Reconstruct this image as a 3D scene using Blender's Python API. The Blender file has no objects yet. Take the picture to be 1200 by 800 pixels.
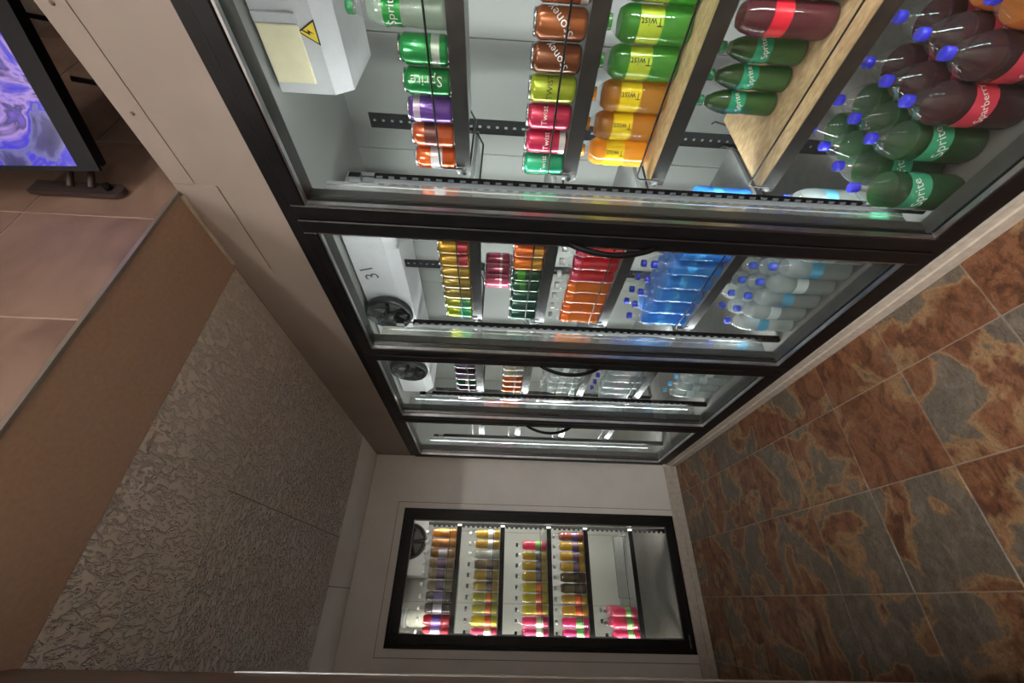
import bpy, bmesh, math, random
from mathutils import Matrix, Vector
random.seed(7)
S = bpy.context.scene
COL = S.collection

# ---------------------------------------------------------------- camera
F_PX, YAW, PITCH, ROLL, CAM_H = 468.46, 0.5761, 0.0316, -0.0445, 1.4367
cy, sy, cp, sp, cr, sr = math.cos(YAW), math.sin(YAW), math.cos(PITCH), math.sin(PITCH), math.cos(ROLL), math.sin(ROLL)
FWD = Vector((sy*cp, cy*cp, -sp)); RT = Vector((cy, -sy, 0)); UPV = Vector((sy*sp, cy*sp, cp))
R2 = cr*RT - sr*UPV; U2 = sr*RT + cr*UPV
cd = bpy.data.cameras.new('camera'); cam = bpy.data.objects.new('camera', cd); COL.objects.link(cam)
cd.sensor_fit = 'HORIZONTAL'; cd.sensor_width = 36.0; cd.lens = 36.0*F_PX/1200.0; cd.clip_start = 0.01
# the picture is a portrait shot lying on its side: picture right = down in the room
m3 = Matrix((-U2, R2, -FWD)).transposed()
cam.matrix_world = Matrix.Translation((0, 0, CAM_H)) @ m3.to_4x4()
S.camera = cam
S.view_settings.view_transform = 'Standard'; S.view_settings.look = 'None'
S.view_settings.gamma = 1.0; S.view_settings.use_curve_mapping = False
S.view_settings.exposure = 0.82
S.cycles.transparent_max_bounces = 24
S.cycles.max_bounces = 10; S.cycles.caustics_reflective = False; S.cycles.caustics_refractive = False
w = bpy.data.worlds.new('world'); S.world = w; w.use_nodes = True
w.node_tree.nodes['Background'].inputs[0].default_value = (1.0, 0.93, 0.86, 1)
w.node_tree.nodes['Background'].inputs[1].default_value = 0.02
LED_POWER = 38.0        # emission strength of cooler strip lights
ROOM_LAMP = 25.0        # emission strength of the shop lamps, including the added fill row at the back

# ---------------------------------------------------------------- materials
MATS = {}
def nodes_of(name):
    m = bpy.data.materials.new(name); m.use_nodes = True
    nt = m.node_tree; b = nt.nodes['Principled BSDF']
    return m, nt, b
def setp(b, **k):
    for key, v in k.items():
        b.inputs[key.replace('_', ' ')].default_value = v
def c4(c): return (c[0], c[1], c[2], 1)
def srgb(r, g, b):
    f = lambda v: (v/255/12.92) if v/255 <= 0.04045 else ((v/255+0.055)/1.055)**2.4
    return (f(r), f(g), f(b))
def plain(name, col, rough=0.5, metal=0.0, noise=0.06, scale=25, bump=0.0, coat=0.0):
    m, nt, b = nodes_of(name)
    N = nt.nodes; L = nt.links
    tc = N.new('ShaderNodeTexCoord'); n = N.new('ShaderNodeTexNoise')
    n.inputs['Scale'].default_value = scale; n.inputs['Detail'].default_value = 4
    L.new(tc.outputs['Object'], n.inputs['Vector'])
    r = N.new('ShaderNodeValToRGB')
    r.color_ramp.elements[0].color = c4([max(0, x*(1-noise*2)) for x in col]); r.color_ramp.elements[0].position = 0.3
    r.color_ramp.elements[1].color = c4([min(1, x*(1+noise*2)) for x in col]); r.color_ramp.elements[1].position = 0.7
    L.new(n.outputs['Fac'], r.inputs['Fac']); L.new(r.outputs['Color'], b.inputs['Base Color'])
    setp(b, Roughness=rough, Metallic=metal)
    if coat: b.inputs['Coat Weight'].default_value = coat
    if bump:
        bn = N.new('ShaderNodeBump'); bn.inputs['Strength'].default_value = bump; bn.inputs['Distance'].default_value = 0.002
        L.new(n.outputs['Fac'], bn.inputs['Height']); L.new(bn.outputs['Normal'], b.inputs['Normal'])
    MATS[name] = m; return m

def mat_slate():
    m, nt, b = nodes_of('slate_tile'); N = nt.nodes; L = nt.links
    tc = N.new('ShaderNodeTexCoord'); oi = N.new('ShaderNodeObjectInfo')
    mul = N.new('ShaderNodeMath'); mul.operation = 'MULTIPLY'; mul.inputs[1].default_value = 37.0
    L.new(oi.outputs['Random'], mul.inputs[0])
    cx = N.new('ShaderNodeCombineXYZ'); L.new(mul.outputs[0], cx.inputs[0]); L.new(mul.outputs[0], cx.inputs[2])
    add = N.new('ShaderNodeVectorMath'); add.operation = 'ADD'
    L.new(tc.outputs['Object'], add.inputs[0]); L.new(cx.outputs[0], add.inputs[1])
    def noise(sc, det, dist, vec=None, rough=0.55):
        n = N.new('ShaderNodeTexNoise'); n.inputs['Scale'].default_value = sc; n.inputs['Detail'].default_value = det
        n.inputs['Distortion'].default_value = dist; n.inputs['Roughness'].default_value = rough
        L.new(vec or add.outputs[0], n.inputs['Vector']); return n
    mp = N.new('ShaderNodeMapping'); mp.inputs['Scale'].default_value = (1.0, 1.7, 1.0); mp.inputs['Rotation'].default_value = (0, 0, 0.5)
    L.new(add.outputs[0], mp.inputs['Vector'])
    nb0 = noise(4.4, 6, 0.5, rough=0.52)
    off = N.new('ShaderNodeMath'); off.operation = 'MULTIPLY_ADD'; off.inputs[1].default_value = 0.10; off.inputs[2].default_value = -0.05
    L.new(oi.outputs['Random'], off.inputs[0])
    nbm = N.new('ShaderNodeMath'); nbm.operation = 'ADD'; L.new(nb0.outputs['Fac'], nbm.inputs[0]); L.new(off.outputs[0], nbm.inputs[1])
    ns = noise(8.5, 9, 1.6, mp.outputs[0], rough=0.62)
    rust = N.new('ShaderNodeValToRGB'); e = rust.color_ramp.elements
    e[0].position = 0.30; e[0].color = c4(srgb(88, 60, 48)); e[1].position = 0.76; e[1].color = c4(srgb(214, 180, 146))
    a = e.new(0.44); a.color = c4(srgb(136, 92, 68)); a = e.new(0.56); a.color = c4(srgb(168, 116, 84)); a = e.new(0.66); a.color = c4(srgb(150, 118, 96))
    L.new(ns.outputs['Fac'], rust.inputs['Fac'])
    grey = N.new('ShaderNodeValToRGB'); e = grey.color_ramp.elements
    e[0].position = 0.3; e[0].color = c4(srgb(118, 108, 98)); e[1].position = 0.75; e[1].color = c4(srgb(170, 160, 146)); a = e.new(0.5); a.color = c4(srgb(136, 126, 114))
    L.new(ns.outputs['Fac'], grey.inputs['Fac'])
    msk = N.new('ShaderNodeValToRGB'); e = msk.color_ramp.elements
    e[0].position = 0.522; e[0].color = (0, 0, 0, 1); e[1].position = 0.54; e[1].color = (1, 1, 1, 1)
    L.new(nbm.outputs[0], msk.inputs['Fac'])
    fr = N.new('ShaderNodeValToRGB'); e = fr.color_ramp.elements
    e[0].position = 0.47; e[0].color = (0, 0, 0, 1); e[1].position = 0.545; e[1].color = (0, 0, 0, 1)
    a = e.new(0.515); a.color = (0.8, 0.8, 0.8, 1)
    L.new(nbm.outputs[0], fr.inputs['Fac'])
    m1 = N.new('ShaderNodeMixRGB'); L.new(msk.outputs[0], m1.inputs[0]); L.new(rust.outputs[0], m1.inputs[1]); L.new(grey.outputs[0], m1.inputs[2])
    m2 = N.new('ShaderNodeMixRGB'); L.new(fr.outputs[0], m2.inputs[0]); L.new(m1.outputs[0], m2.inputs[1]); m2.inputs[2].default_value = c4(srgb(206, 172, 128))
    vein = noise(30, 6, 3.0, mp.outputs[0]); vr = N.new('ShaderNodeValToRGB'); e = vr.color_ramp.elements
    e[0].position = 0.36; e[0].color = (0.70, 0.66, 0.63, 1); e[1].position = 0.56; e[1].color = (1, 1, 1, 1)
    L.new(vein.outputs['Fac'], vr.inputs['Fac'])
    m3_ = N.new('ShaderNodeMixRGB'); m3_.blend_type = 'MULTIPLY'; m3_.inputs[0].default_value = 1
    L.new(m2.outputs[0], m3_.inputs[1]); L.new(vr.outputs[0], m3_.inputs[2])
    dk = N.new('ShaderNodeMixRGB'); dk.blend_type = 'MULTIPLY'; dk.inputs[0].default_value = 1; dk.inputs[2].default_value = (0.66, 0.645, 0.63, 1)
    L.new(m3_.outputs[0], dk.inputs[1]); L.new(dk.outputs[0], b.inputs['Base Color'])
    setp(b, Roughness=0.42)
    bn = N.new('ShaderNodeBump'); bn.inputs['Strength'].default_value = 0.35; bn.inputs['Distance'].default_value = 0.003
    L.new(ns.outputs['Fac'], bn.inputs['Height']); L.new(bn.outputs['Normal'], b.inputs['Normal'])
    MATS['slate_tile'] = m

def mat_terracotta():
    m, nt, b = nodes_of('terracotta_tile'); N = nt.nodes; L = nt.links
    tc = N.new('ShaderNodeTexCoord'); oi = N.new('ShaderNodeObjectInfo')
    mul = N.new('ShaderNodeMath'); mul.operation = 'MULTIPLY'; mul.inputs[1].default_value = 23.0
    L.new(oi.outputs['Random'], mul.inputs[0])
    add = N.new('ShaderNodeVectorMath'); add.operation = 'ADD'
    cx = N.new('ShaderNodeCombineXYZ'); L.new(mul.outputs[0], cx.inputs[1]); L.new(tc.outputs['Object'], add.inputs[0]); L.new(cx.outputs[0], add.inputs[1])
    n = N.new('ShaderNodeTexNoise'); n.inputs['Scale'].default_value = 6; n.inputs['Detail'].default_value = 6; n.inputs['Distortion'].default_value = 1.0
    L.new(add.outputs[0], n.inputs['Vector'])
    r = N.new('ShaderNodeValToRGB'); e = r.color_ramp.elements
    e[0].position = 0.32; e[0].color = c4(srgb(108, 85, 74)); e[1].position = 0.68; e[1].color = c4(srgb(136, 112, 99))
    L.new(n.outputs['Fac'], r.inputs['Fac']); L.new(r.outputs[0], b.inputs['Base Color']); setp(b, Roughness=0.45)
    MATS['terracotta_tile'] = m

def mat_ceiling(name, dist):
    m, nt, b = nodes_of(name); N = nt.nodes; L = nt.links
    tc = N.new('ShaderNodeTexCoord')
    mp = N.new('ShaderNodeMapping'); mp.inputs['Scale'].default_value = (1.0, 0.5, 1.0); mp.inputs['Rotation'].default_value = (0, 0, 0.5)
    L.new(tc.outputs['Object'], mp.inputs['Vector'])
    n = N.new('ShaderNodeTexNoise'); n.inputs['Scale'].default_value = 62; n.inputs['Detail'].default_value = 3; n.inputs['Distortion'].default_value = 1.2
    L.new(mp.outputs[0], n.inputs['Vector'])
    r = N.new('ShaderNodeValToRGB'); e = r.color_ramp.elements
    e[0].position = 0.37; e[0].color = (0, 0, 0, 1); e[1].position = 0.52; e[1].color = (1, 1, 1, 1)
    L.new(n.outputs['Fac'], r.inputs['Fac'])
    n2 = N.new('ShaderNodeTexNoise'); n2.inputs['Scale'].default_value = 3; L.new(tc.outputs['Object'], n2.inputs['Vector'])
    r2 = N.new('ShaderNodeValToRGB'); e = r2.color_ramp.elements
    e[0].color = c4(srgb(232, 227, 221)); e[1].color = c4(srgb(242, 238, 233))
    L.new(n2.outputs['Fac'], r2.inputs['Fac']); L.new(r2.outputs[0], b.inputs['Base Color']); setp(b, Roughness=0.9)
    bn = N.new('ShaderNodeBump'); bn.inputs['Strength'].default_value = 1.0; bn.inputs['Distance'].default_value = dist
    L.new(r.outputs[0], bn.inputs['Height']); L.new(bn.outputs['Normal'], b.inputs['Normal'])
    MATS[name] = m

def mat_glass(name, tint=(1, 1, 1), haze=0.0, ior=1.45):
    m = bpy.data.materials.new(name); m.use_nodes = True; nt = m.node_tree; N = nt.nodes; L = nt.links
    N.remove(N['Principled BSDF']); out = N['Material Output']
    t = N.new('ShaderNodeBsdfTransparent'); t.inputs[0].default_value = c4(tint)
    g = N.new('ShaderNodeBsdfGlossy'); g.inputs['Roughness'].default_value = 0.03
    lw = N.new('ShaderNodeLayerWeight'); lw.inputs[0].default_value = 0.5
    pw = N.new('ShaderNodeMath'); pw.operation = 'POWER'; pw.inputs[1].default_value = 5.0; L.new(lw.outputs['Facing'], pw.inputs[0])
    r0 = ((ior-1)/(ior+1))**2
    fr = N.new('ShaderNodeMath'); fr.operation = 'MULTIPLY_ADD'; fr.inputs[1].default_value = (1-r0)*0.6; fr.inputs[2].default_value = r0
    L.new(pw.outputs[0], fr.inputs[0])
    mx = N.new('ShaderNodeMixShader'); L.new(fr.outputs[0], mx.inputs[0]); L.new(t.outputs[0], mx.inputs[1]); L.new(g.outputs[0], mx.inputs[2])
    last = mx
    if haze:
        d = N.new('ShaderNodeBsdfDiffuse'); d.inputs[0].default_value = (0.8, 0.82, 0.82, 1)
        tr = N.new('ShaderNodeBsdfTranslucent'); tr.inputs[0].default_value = (0.85, 0.88, 0.88, 1)
        ad = N.new('ShaderNodeMixShader'); ad.inputs[0].default_value = 0.5; L.new(d.outputs[0], ad.inputs[1]); L.new(tr.outputs[0], ad.inputs[2])
        m2 = N.new('ShaderNodeMixShader'); m2.inputs[0].default_value = haze
        L.new(mx.outputs[0], m2.inputs[1]); L.new(ad.outputs[0], m2.inputs[2]); last = m2
    L.new(last.outputs[0], out.inputs[0]); MATS[name] = m
    return m

def mat_drink(name, col):
    m, nt, b = nodes_of(name); N = nt.nodes; L = nt.links; out = N['Material Output']
    setp(b, Base_Color=c4(col), Roughness=0.12, IOR=1.45)
    tr = N.new('ShaderNodeBsdfTranslucent'); tr.inputs[0].default_value = c4([min(1, x*1.5) for x in col])
    mx = N.new('ShaderNodeMixShader'); mx.inputs[0].default_value = 0.58
    L.new(b.outputs[0], mx.inputs[1]); L.new(tr.outputs[0], mx.inputs[2]); L.new(mx.outputs[0], out.inputs[0])
    MATS[name] = m; return m

def mat_emit(name, col, strength):
    m, nt, b = nodes_of(name)
    setp(b, Base_Color=c4(col), Emission_Color=c4(col), Emission_Strength=strength); MATS[name] = m

def mat_screen():
    m, nt, b = nodes_of('screen_picture'); N = nt.nodes; L = nt.links
    tc = N.new('ShaderNodeTexCoord')
    n = N.new('ShaderNodeTexNoise'); n.inputs['Scale'].default_value = 6.5; n.inputs['Detail'].default_value = 7; n.inputs['Distortion'].default_value = 1.6
    L.new(tc.outputs['Object'], n.inputs['Vector'])
    r = N.new('ShaderNodeValToRGB'); e = r.color_ramp.elements
    e[0].position = 0.30; e[0].color = c4(srgb(50, 45, 95)); e[1].position = 0.72; e[1].color = c4(srgb(225, 220, 250))
    for p, c in ((0.40, (70, 66, 118)), (0.46, (112, 108, 168)), (0.49, (58, 46, 205)), (0.52, (96, 84, 190)), (0.56, (170, 140, 215)), (0.60, (74, 66, 120)), (0.65, (120, 90, 200))):
        a = e.new(p); a.color = c4(srgb(*c))
    L.new(n.outputs['Fac'], r.inputs['Fac'])
    setp(b, Base_Color=(0.01, 0.01, 0.01, 1), Roughness=0.15, Emission_Strength=0.6)
    L.new(r.outputs[0], b.inputs['Emission Color']); MATS['screen_picture'] = m

def mat_ply():
    m, nt, b = nodes_of('plywood'); N = nt.nodes; L = nt.links
    tc = N.new('ShaderNodeTexCoord'); n = N.new('ShaderNodeTexNoise'); n.inputs['Scale'].default_value = 90; n.inputs['Detail'].default_value = 5
    mp = N.new('ShaderNodeMapping'); mp.inputs['Scale'].default_value = (1, 0.5, 1); L.new(tc.outputs['Object'], mp.inputs[0]); L.new(mp.outputs[0], n.inputs['Vector'])
    r = N.new('ShaderNodeValToRGB'); e = r.color_ramp.elements
    e[0].position = 0.3; e[0].color = c4(srgb(168, 138, 100)); e[1].position = 0.7; e[1].color = c4(srgb(205, 178, 138))
    L.new(n.outputs['Fac'], r.inputs['Fac']); L.new(r.outputs[0], b.inputs['Base Color']); setp(b, Roughness=0.6)
    MATS['plywood'] = m

mat_slate(); mat_terracotta(); mat_ceiling('fissured_ceiling', 0.011); mat_ceiling('coarse_fissured_ceiling', 0.03); mat_screen(); mat_ply()
plain('grout', srgb(158, 142, 126), 0.9); plain('wall_grout', srgb(180, 160, 148), 0.9)
plain('fascia', srgb(156, 145, 137), 0.6, scale=6, noise=0.03, bump=0.1)
plain('end_panel', srgb(238, 237, 234), 0.5, scale=5, noise=0.02)
plain('seam_dark', srgb(120, 104, 88), 0.8)
plain('base_white', srgb(205, 197, 186), 0.45, scale=40)
plain('brown_soffit', srgb(184, 160, 142), 0.8, scale=90, noise=0.03, bump=0.1)
plain('black_frame', srgb(22, 22, 24), 0.4, noise=0.15).node_tree.nodes['Principled BSDF'].inputs['Specular IOR Level'].default_value = 0.3
plain('reveal_grey', srgb(70, 70, 70), 0.35)
plain('bright_aluminium', srgb(200, 200, 202), 0.28, 1.0)
plain('lamp_housing', srgb(215, 218, 220), 0.18, 0.75, noise=0.01)
plain('post_steel', srgb(20, 20, 21), 0.7, 0.0).node_tree.nodes['Principled BSDF'].inputs['Specular IOR Level'].default_value = 0.02
plain('lip_steel', srgb(98, 98, 100), 0.33, 0.9)
plain('wire_dark', srgb(60, 60, 60), 0.3, 0.9)
plain('board_grey', srgb(150, 152, 152), 0.4, 0.5)
plain('cooler_white', srgb(152, 153, 150), 0.4, scale=3, noise=0.02)
plain('cooler_floor', srgb(104, 101, 98), 0.6)
plain('evaporator_white', srgb(190, 189, 192), 0.35, noise=0.02)
plain('cover_cream', srgb(226, 216, 182), 0.4, noise=0.02)
plain('fan_black', srgb(34, 34, 36), 0.45)
plain('warning_yellow', srgb(232, 200, 60), 0.5); plain('ink_black', srgb(25, 25, 25), 0.6)
plain('plastic_black', srgb(12, 12, 16), 0.5).node_tree.nodes['Principled BSDF'].inputs['Specular IOR Level'].default_value = 0.2; plain('bracket_dark', srgb(52, 42, 42), 0.45)
plain('room_wall', srgb(196, 190, 182), 0.8); plain('dark_wall', srgb(60, 52, 50), 0.8)
plain('edge_trim', srgb(150, 142, 134), 0.35, 0.6)
plain('print_white', srgb(235, 238, 238), 0.45, noise=0.0); plain('globe_pale', srgb(232, 236, 222), 0.3)
plain('can_metal', srgb(200, 200, 205), 0.25, 1.0)
mat_glass('door_glass', (0.95, 0.97, 0.96), 0.010, 1.22); mat_glass('pet_clear', (0.98, 0.99, 0.99), 0.035, 1.6)
mat_glass('water_fill', (0.94, 0.97, 0.97), 0.36, 1.25)
mat_emit('led_diffuser', (0.95, 1.0, 0.98), LED_POWER); mat_emit('warm_led_diffuser', (1.0, 0.95, 0.84), LED_POWER*1.1); mat_emit('back_fill_glow', (1.0, 0.965, 0.92), ROOM_LAMP); mat_emit('front_lamp_glow', (1.0, 0.965, 0.92), ROOM_LAMP*0.62)

def drink(rgb):
    k = 'drink_%d_%d_%d' % rgb
    return MATS.get(k) or mat_drink(k, srgb(*rgb))
def paint(rgb, metal=0.35):
    k = 'print_%d_%d_%d_%d' % (*rgb, int(metal*100))
    return MATS.get(k) or plain(k, srgb(*rgb), 0.22, metal, noise=0.02, coat=0.6)

# ---------------------------------------------------------------- mesh helpers
def box_bm(bm, x0, x1, y0, y1, z0, z1):
    vs = [bm.verts.new(p) for p in ((x0,y0,z0),(x1,y0,z0),(x1,y1,z0),(x0,y1,z0),(x0,y0,z1),(x1,y0,z1),(x1,y1,z1),(x0,y1,z1))]
    for f in ((3,2,1,0),(4,5,6,7),(0,1,5,4),(1,2,6,5),(2,3,7,6),(3,0,4,7)): bm.faces.new([vs[i] for i in f])
def bevel_bm(bm, wdt, seg=1):
    bmesh.ops.bevel(bm, geom=bm.edges[:], offset=wdt, segments=seg, affect='EDGES', clamp_overlap=True)
def lathe_bm(bm, prof, seg=20, cx=0, cy_=0, axis='z', cap=True):
    rings = []
    for r, z in prof:
        ring = []
        for i in range(seg):
            a = 2*math.pi*i/seg
            p = (cx+r*math.cos(a), cy_+r*math.sin(a), z)
            ring.append(bm.verts.new(p))
        rings.append(ring)
    for a, b in zip(rings, rings[1:]):
        for i in range(seg):
            f = bm.faces.new((a[i], a[(i+1) % seg], b[(i+1) % seg], b[i])); f.smooth = True
    if cap:
        if prof[0][0] > 1e-4: bm.faces.new(list(reversed(rings[0])))
        if prof[-1][0] > 1e-4: bm.faces.new(rings[-1])
def tube_bm(bm, pts, r, seg=6):
    pts = [Vector(p) for p in pts]; rings = []
    for i, p in enumerate(pts):
        d = (pts[min(i+1, len(pts)-1)] - pts[max(i-1, 0)]).normalized()
        u = d.orthogonal().normalized() if abs(d.z) < 0.9 else Vector((1, 0, 0)).cross(d).normalized()
        if i: 
            u = (prev - d*prev.dot(d)).normalized()
        prev = u; v = d.cross(u)
        rings.append([bm.verts.new(p + r*(math.cos(2*math.pi*k/seg)*u + math.sin(2*math.pi*k/seg)*v)) for k in range(seg)])
    for a, b in zip(rings, rings[1:]):
        for i in range(seg):
            f = bm.faces.new((a[i], a[(i+1) % seg], b[(i+1) % seg], b[i])); f.smooth = True
    bm.faces.new(list(reversed(rings[0]))); bm.faces.new(rings[-1])
def to_mesh(bm, name, mat):
    bmesh.ops.recalc_face_normals(bm, faces=bm.faces[:])
    me = bpy.data.meshes.new(name); bm.to_mesh(me); bm.free()
    if mat: me.materials.append(MATS[mat] if isinstance(mat, str) else mat)
    return me
def add(name, me, parent=None, loc=(0, 0, 0), rot=None):
    o = bpy.data.objects.new(name, me); COL.objects.link(o); o.location = loc
    if rot: o.rotation_euler = rot
    if parent: o.parent = parent
    return o
def tag(o, label=None, cat=None, group=None, kind=None):
    if label: o['label'] = label
    if cat: o['category'] = cat
    if group: o['group'] = group
    if kind: o['kind'] = kind
    return o
def thing(name, label, cat, loc=(0, 0, 0), group=None, rot=None):
    return tag(add(name, None, None, loc, rot), label, cat, group)
class Part:
    """collects world-space shapes and links them as one mesh under a thing"""
    def __init__(s): s.bm = bmesh.new()
    def box(s, *a): box_bm(s.bm, *a); return s
    def tube(s, pts, r, seg=6): tube_bm(s.bm, pts, r, seg); return s
    def build(s, name, mat, root=None, under=None, bevel=0):
        if bevel: bevel_bm(s.bm, bevel)
        if root is not None:
            for v in s.bm.verts: v.co -= root.location
        return add(name, to_mesh(s.bm, name, mat), under or root)
def box_obj(name, mat, root, *a, under=None, bevel=0):
    return Part().box(*a).build(name, mat, root, under, bevel)
def structure(name, mat, *boxes, label=None):
    p = Part()
    for b in boxes: p.box(*b)
    return tag(p.build(name, mat), label=label, kind='structure')

TEXTS = {}
def text_mesh(s, size, rot=0.0, radius=None, z0=0.0, mat='print_white', skew=0.0):
    """flat lettering wrapped around a cylinder; reads on the -X side"""
    key = (s, size, rot, radius, z0, mat)
    if key in TEXTS: return TEXTS[key]
    cu = bpy.data.curves.new('lettering', 'FONT'); cu.body = s; cu.size = size; cu.align_x = 'CENTER'; cu.align_y = 'CENTER'
    cu.resolution_u = 2; cu.shear = skew
    o = bpy.data.objects.new('lettering_source', cu); COL.objects.link(o)
    bpy.context.view_layer.update()
    dg = bpy.context.evaluated_depsgraph_get()
    src = o.evaluated_get(dg).to_mesh()
    me = bpy.data.meshes.new('lettering')
    vs = []
    ca, sa = math.cos(rot), math.sin(rot)
    for v in src.vertices:
        x, y = v.co.x*ca - v.co.y*sa, v.co.x*sa + v.co.y*ca
        if radius:
            a = x/radius
            vs.append((-radius*math.cos(a), -radius*math.sin(a), z0+y))
        else: vs.append((x, y, 0))
    me.from_pydata(vs, [], [tuple(p.vertices) for p in src.polygons]); me.update()
    o.evaluated_get(dg).to_mesh_clear()
    bpy.data.objects.remove(o); bpy.data.curves.remove(cu)
    me.materials.append(MATS[mat]); TEXTS[key] = me
    return me

# ---------------------------------------------------------------- dimensions of the place
W = 0.934            # face of the cooler wall
YEND = 3.128         # face of the end wall
ZC = 2.343           # low ceiling
PITCH_D = 0.76; Y0 = 0.102; GW = 0.661
ZTOP, ZBOT, GT, GB = 2.083, 0.076, 1.9985, 0.1654
XS = 1.085           # front edge of shelves
HY0, HY1 = 0.75, 1.05   # tiled header over the passage

# ---------------------------------------------------------------- floor
T = 0.3333; G = 0.0045
floor = structure('floor', 'grout', (-2.6, W+0.02, -3.0, YEND+0.02, -0.05, -0.004))
tile_cache = {}
def floor_tile(x0, x1, y0, y1):
    key = (round(x1-x0, 3), round(y1-y0, 3))
    if key not in tile_cache:
        bm = bmesh.new(); hx, hy = (x1-x0)/2, (y1-y0)/2
        box_bm(bm, -hx, hx, -hy, hy, -0.012, 0.0); bmesh.ops.bevel(bm, geom=[e for e in bm.edges if all(v.co.z > -0.001 for v in e.verts)], offset=0.0015, segments=1, affect='EDGES')
        tile_cache[key] = to_mesh(bm, 'floor_tile', 'slate_tile')
    o = add('floor_tile', tile_cache[key], floor, ((x0+x1)/2, (y0+y1)/2, random.uniform(-0.0006, 0)))
for i in range(-5, 3):
    xa = 0.05 + i*T; xb = min(xa+T, W-0.003)
    for j in range(-5, 8):
        ya = 0.853 + j*T; yb = min(ya+T, YEND-0.003)
        floor_tile(xa+G/2, xb-G/2, ya+G/2, yb-G/2)

# ---------------------------------------------------------------- right wall: fascia above and around the cooler frame
FY0, FY1 = Y0-0.06, Y0+3*PITCH_D+GW+0.058
wall_right = structure('wall_right', 'fascia',
    (W, W+0.07, -3.0, YEND, ZTOP, ZC), (W, W+0.07, -3.0, FY0, 0.0, ZTOP), (W, W+0.07, FY1, YEND, 0, ZTOP), (W+0.004, W+0.07, FY0, FY1, 0.0, ZBOT))
# trim boards along the fascia
t = structure('trim_1', 'fascia', (W-0.0025, W, -3.0, HY0-0.03, 2.282, ZC-0.001)); 
t2 = structure('trim_2', 'fascia', (W-0.0035, W, HY0-0.025, HY1+0.0, 2.225, ZC-0.002))
for yy, zz in ((0.33, 2.31), (0.535, 2.31), (-0.1, 2.31)):
    bm = bmesh.new(); lathe_bm(bm, [(0.0045, 0), (0.0045, 0.002), (0.0, 0.0025)], 8)
    bmesh.ops.rotate(bm, verts=bm.verts, cent=(0, 0, 0), matrix=Matrix.Rotation(-math.pi/2, 3, 'Y'))
    add('nail_head', to_mesh(bm, 'nail_head', 'seam_dark'), t, (W-0.0025, yy, zz))
base_right = structure('baseboard_right', 'base_white', (W-0.016, W+0.004, -3.0, YEND, 0.0, 0.042), (W-0.009, W+0.004, -3.0, YEND, 0.0425, ZBOT-0.004))
# ---------------------------------------------------------------- end wall with an opening for its cooler door
EX0, EX1, EZ0, EZ1 = -0.259, 0.552, 0.104, 2.065
wall_end = structure('wall_end', 'end_panel',
    (-1.5, EX0, YEND, YEND+0.09, 0, ZC), (EX1, W+0.07, YEND, YEND+0.09, 0, ZC),
    (EX0, EX1, YEND, YEND+0.09, EZ1, ZC), (EX0, EX1, YEND, YEND+0.09, 0, EZ0))
trim_end = structure('trim_3', 'end_panel', (EX0-0.045, EX0-0.002, YEND-0.004, YEND, 0.03, EZ1+0.05), (EX1+0.002, EX1+0.04, YEND-0.004, YEND, 0.03, EZ1+0.05),
    (EX0-0.002, EX1+0.002, YEND-0.004, YEND, EZ1+0.002, EZ1+0.05))
seam_end = structure('trim_4', 'seam_dark', (EX1+0.04, EX1+0.043, YEND-0.003, YEND, 0.03, EZ1+0.053), (EX0-0.048, EX0-0.045, YEND-0.003, YEND, 0.03, EZ1+0.053), (EX0-0.045, EX1+0.04, YEND-0.003, YEND, EZ1+0.0505, EZ1+0.053))
structure('baseboard_end', 'base_white', (-1.5, W-0.016, YEND-0.01, YEND, 0.0, 0.04), (-1.5, W-0.016, YEND-0.006, YEND, 0.044, 0.098))
# ---------------------------------------------------------------- low ceiling over the cooler aisle
ceiling = structure('ceiling', 'seam_dark', (-1.5, W+0.02, HY1, YEND+0.05, ZC+0.006, ZC+0.05))
def ceil_panel(x0, x1, y0, y1, mat='fissured_ceiling', rotate=False):
    bm = bmesh.new(); hx, hy = (x1-x0)/2-0.002, (y1-y0)/2-0.002
    if rotate: hx, hy = hy, hx
    box_bm(bm, -hx, hx, -hy, hy, 0, 0.012)
    add('ceiling_panel', to_mesh(bm, 'ceiling_panel', mat), ceiling, ((x0+x1)/2, (y0+y1)/2, ZC), (0, 0, math.pi/2) if rotate else None)
for xa, xb in ((-0.29, W), (-1.5, -0.29)): ceil_panel(xa, xb, HY1, 1.48)
for xa, xb in ((0.30, W), (-0.31, 0.30), (-0.92, -0.31), (-1.5, -0.92)): ceil_panel(xa, xb, 1.48, 2.70, 'coarse_fissured_ceiling', rotate=True)
for xa, xb in ((0.05, W), (-1.5, 0.05)): ceil_panel(xa, xb, 2.70, YEND, 'end_panel')
structure('wall_left', 'room_wall', (-1.56, -1.5, HY1, YEND+0.1, 0, ZC))
# ---------------------------------------------------------------- tiled header and left jamb of the passage
JX = -0.135; RZ = 3.3; CZ1_ROOF = 2.338
header = structure('wall_header', 'brown_soffit', (JX, 2.36, HY0+0.008, HY1, ZC, RZ), (-2.6, JX, HY0+0.008, HY1, 0, RZ))
hb = structure('wall_header_grout', 'wall_grout', (-2.6, 2.36, HY0+0.003, HY0+0.008, ZC+0.001, RZ), (-2.6, JX, HY0+0.003, HY0+0.008, 0, ZC))
tm = {}
def wall_tile(xa, xb, za, zb):
    key = (round(xb-xa, 3), round(zb-za, 3))
    if key not in tm:
        bm = bmesh.new(); hx, hz = (xb-xa)/2, (zb-za)/2
        box_bm(bm, -hx, hx, -0.002, 0.003, -hz, hz); bmesh.ops.bevel(bm, geom=[e for e in bm.edges if all(v.co.y < -0.0015 for v in e.verts)], offset=0.0008, segments=1, affect='EDGES')
        tm[key] = to_mesh(bm, 'wall_tile', 'terracotta_tile')
    add('wall_tile', tm[key], hb, ((xa+xb)/2, HY0+0.003, (za+zb)/2))
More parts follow.
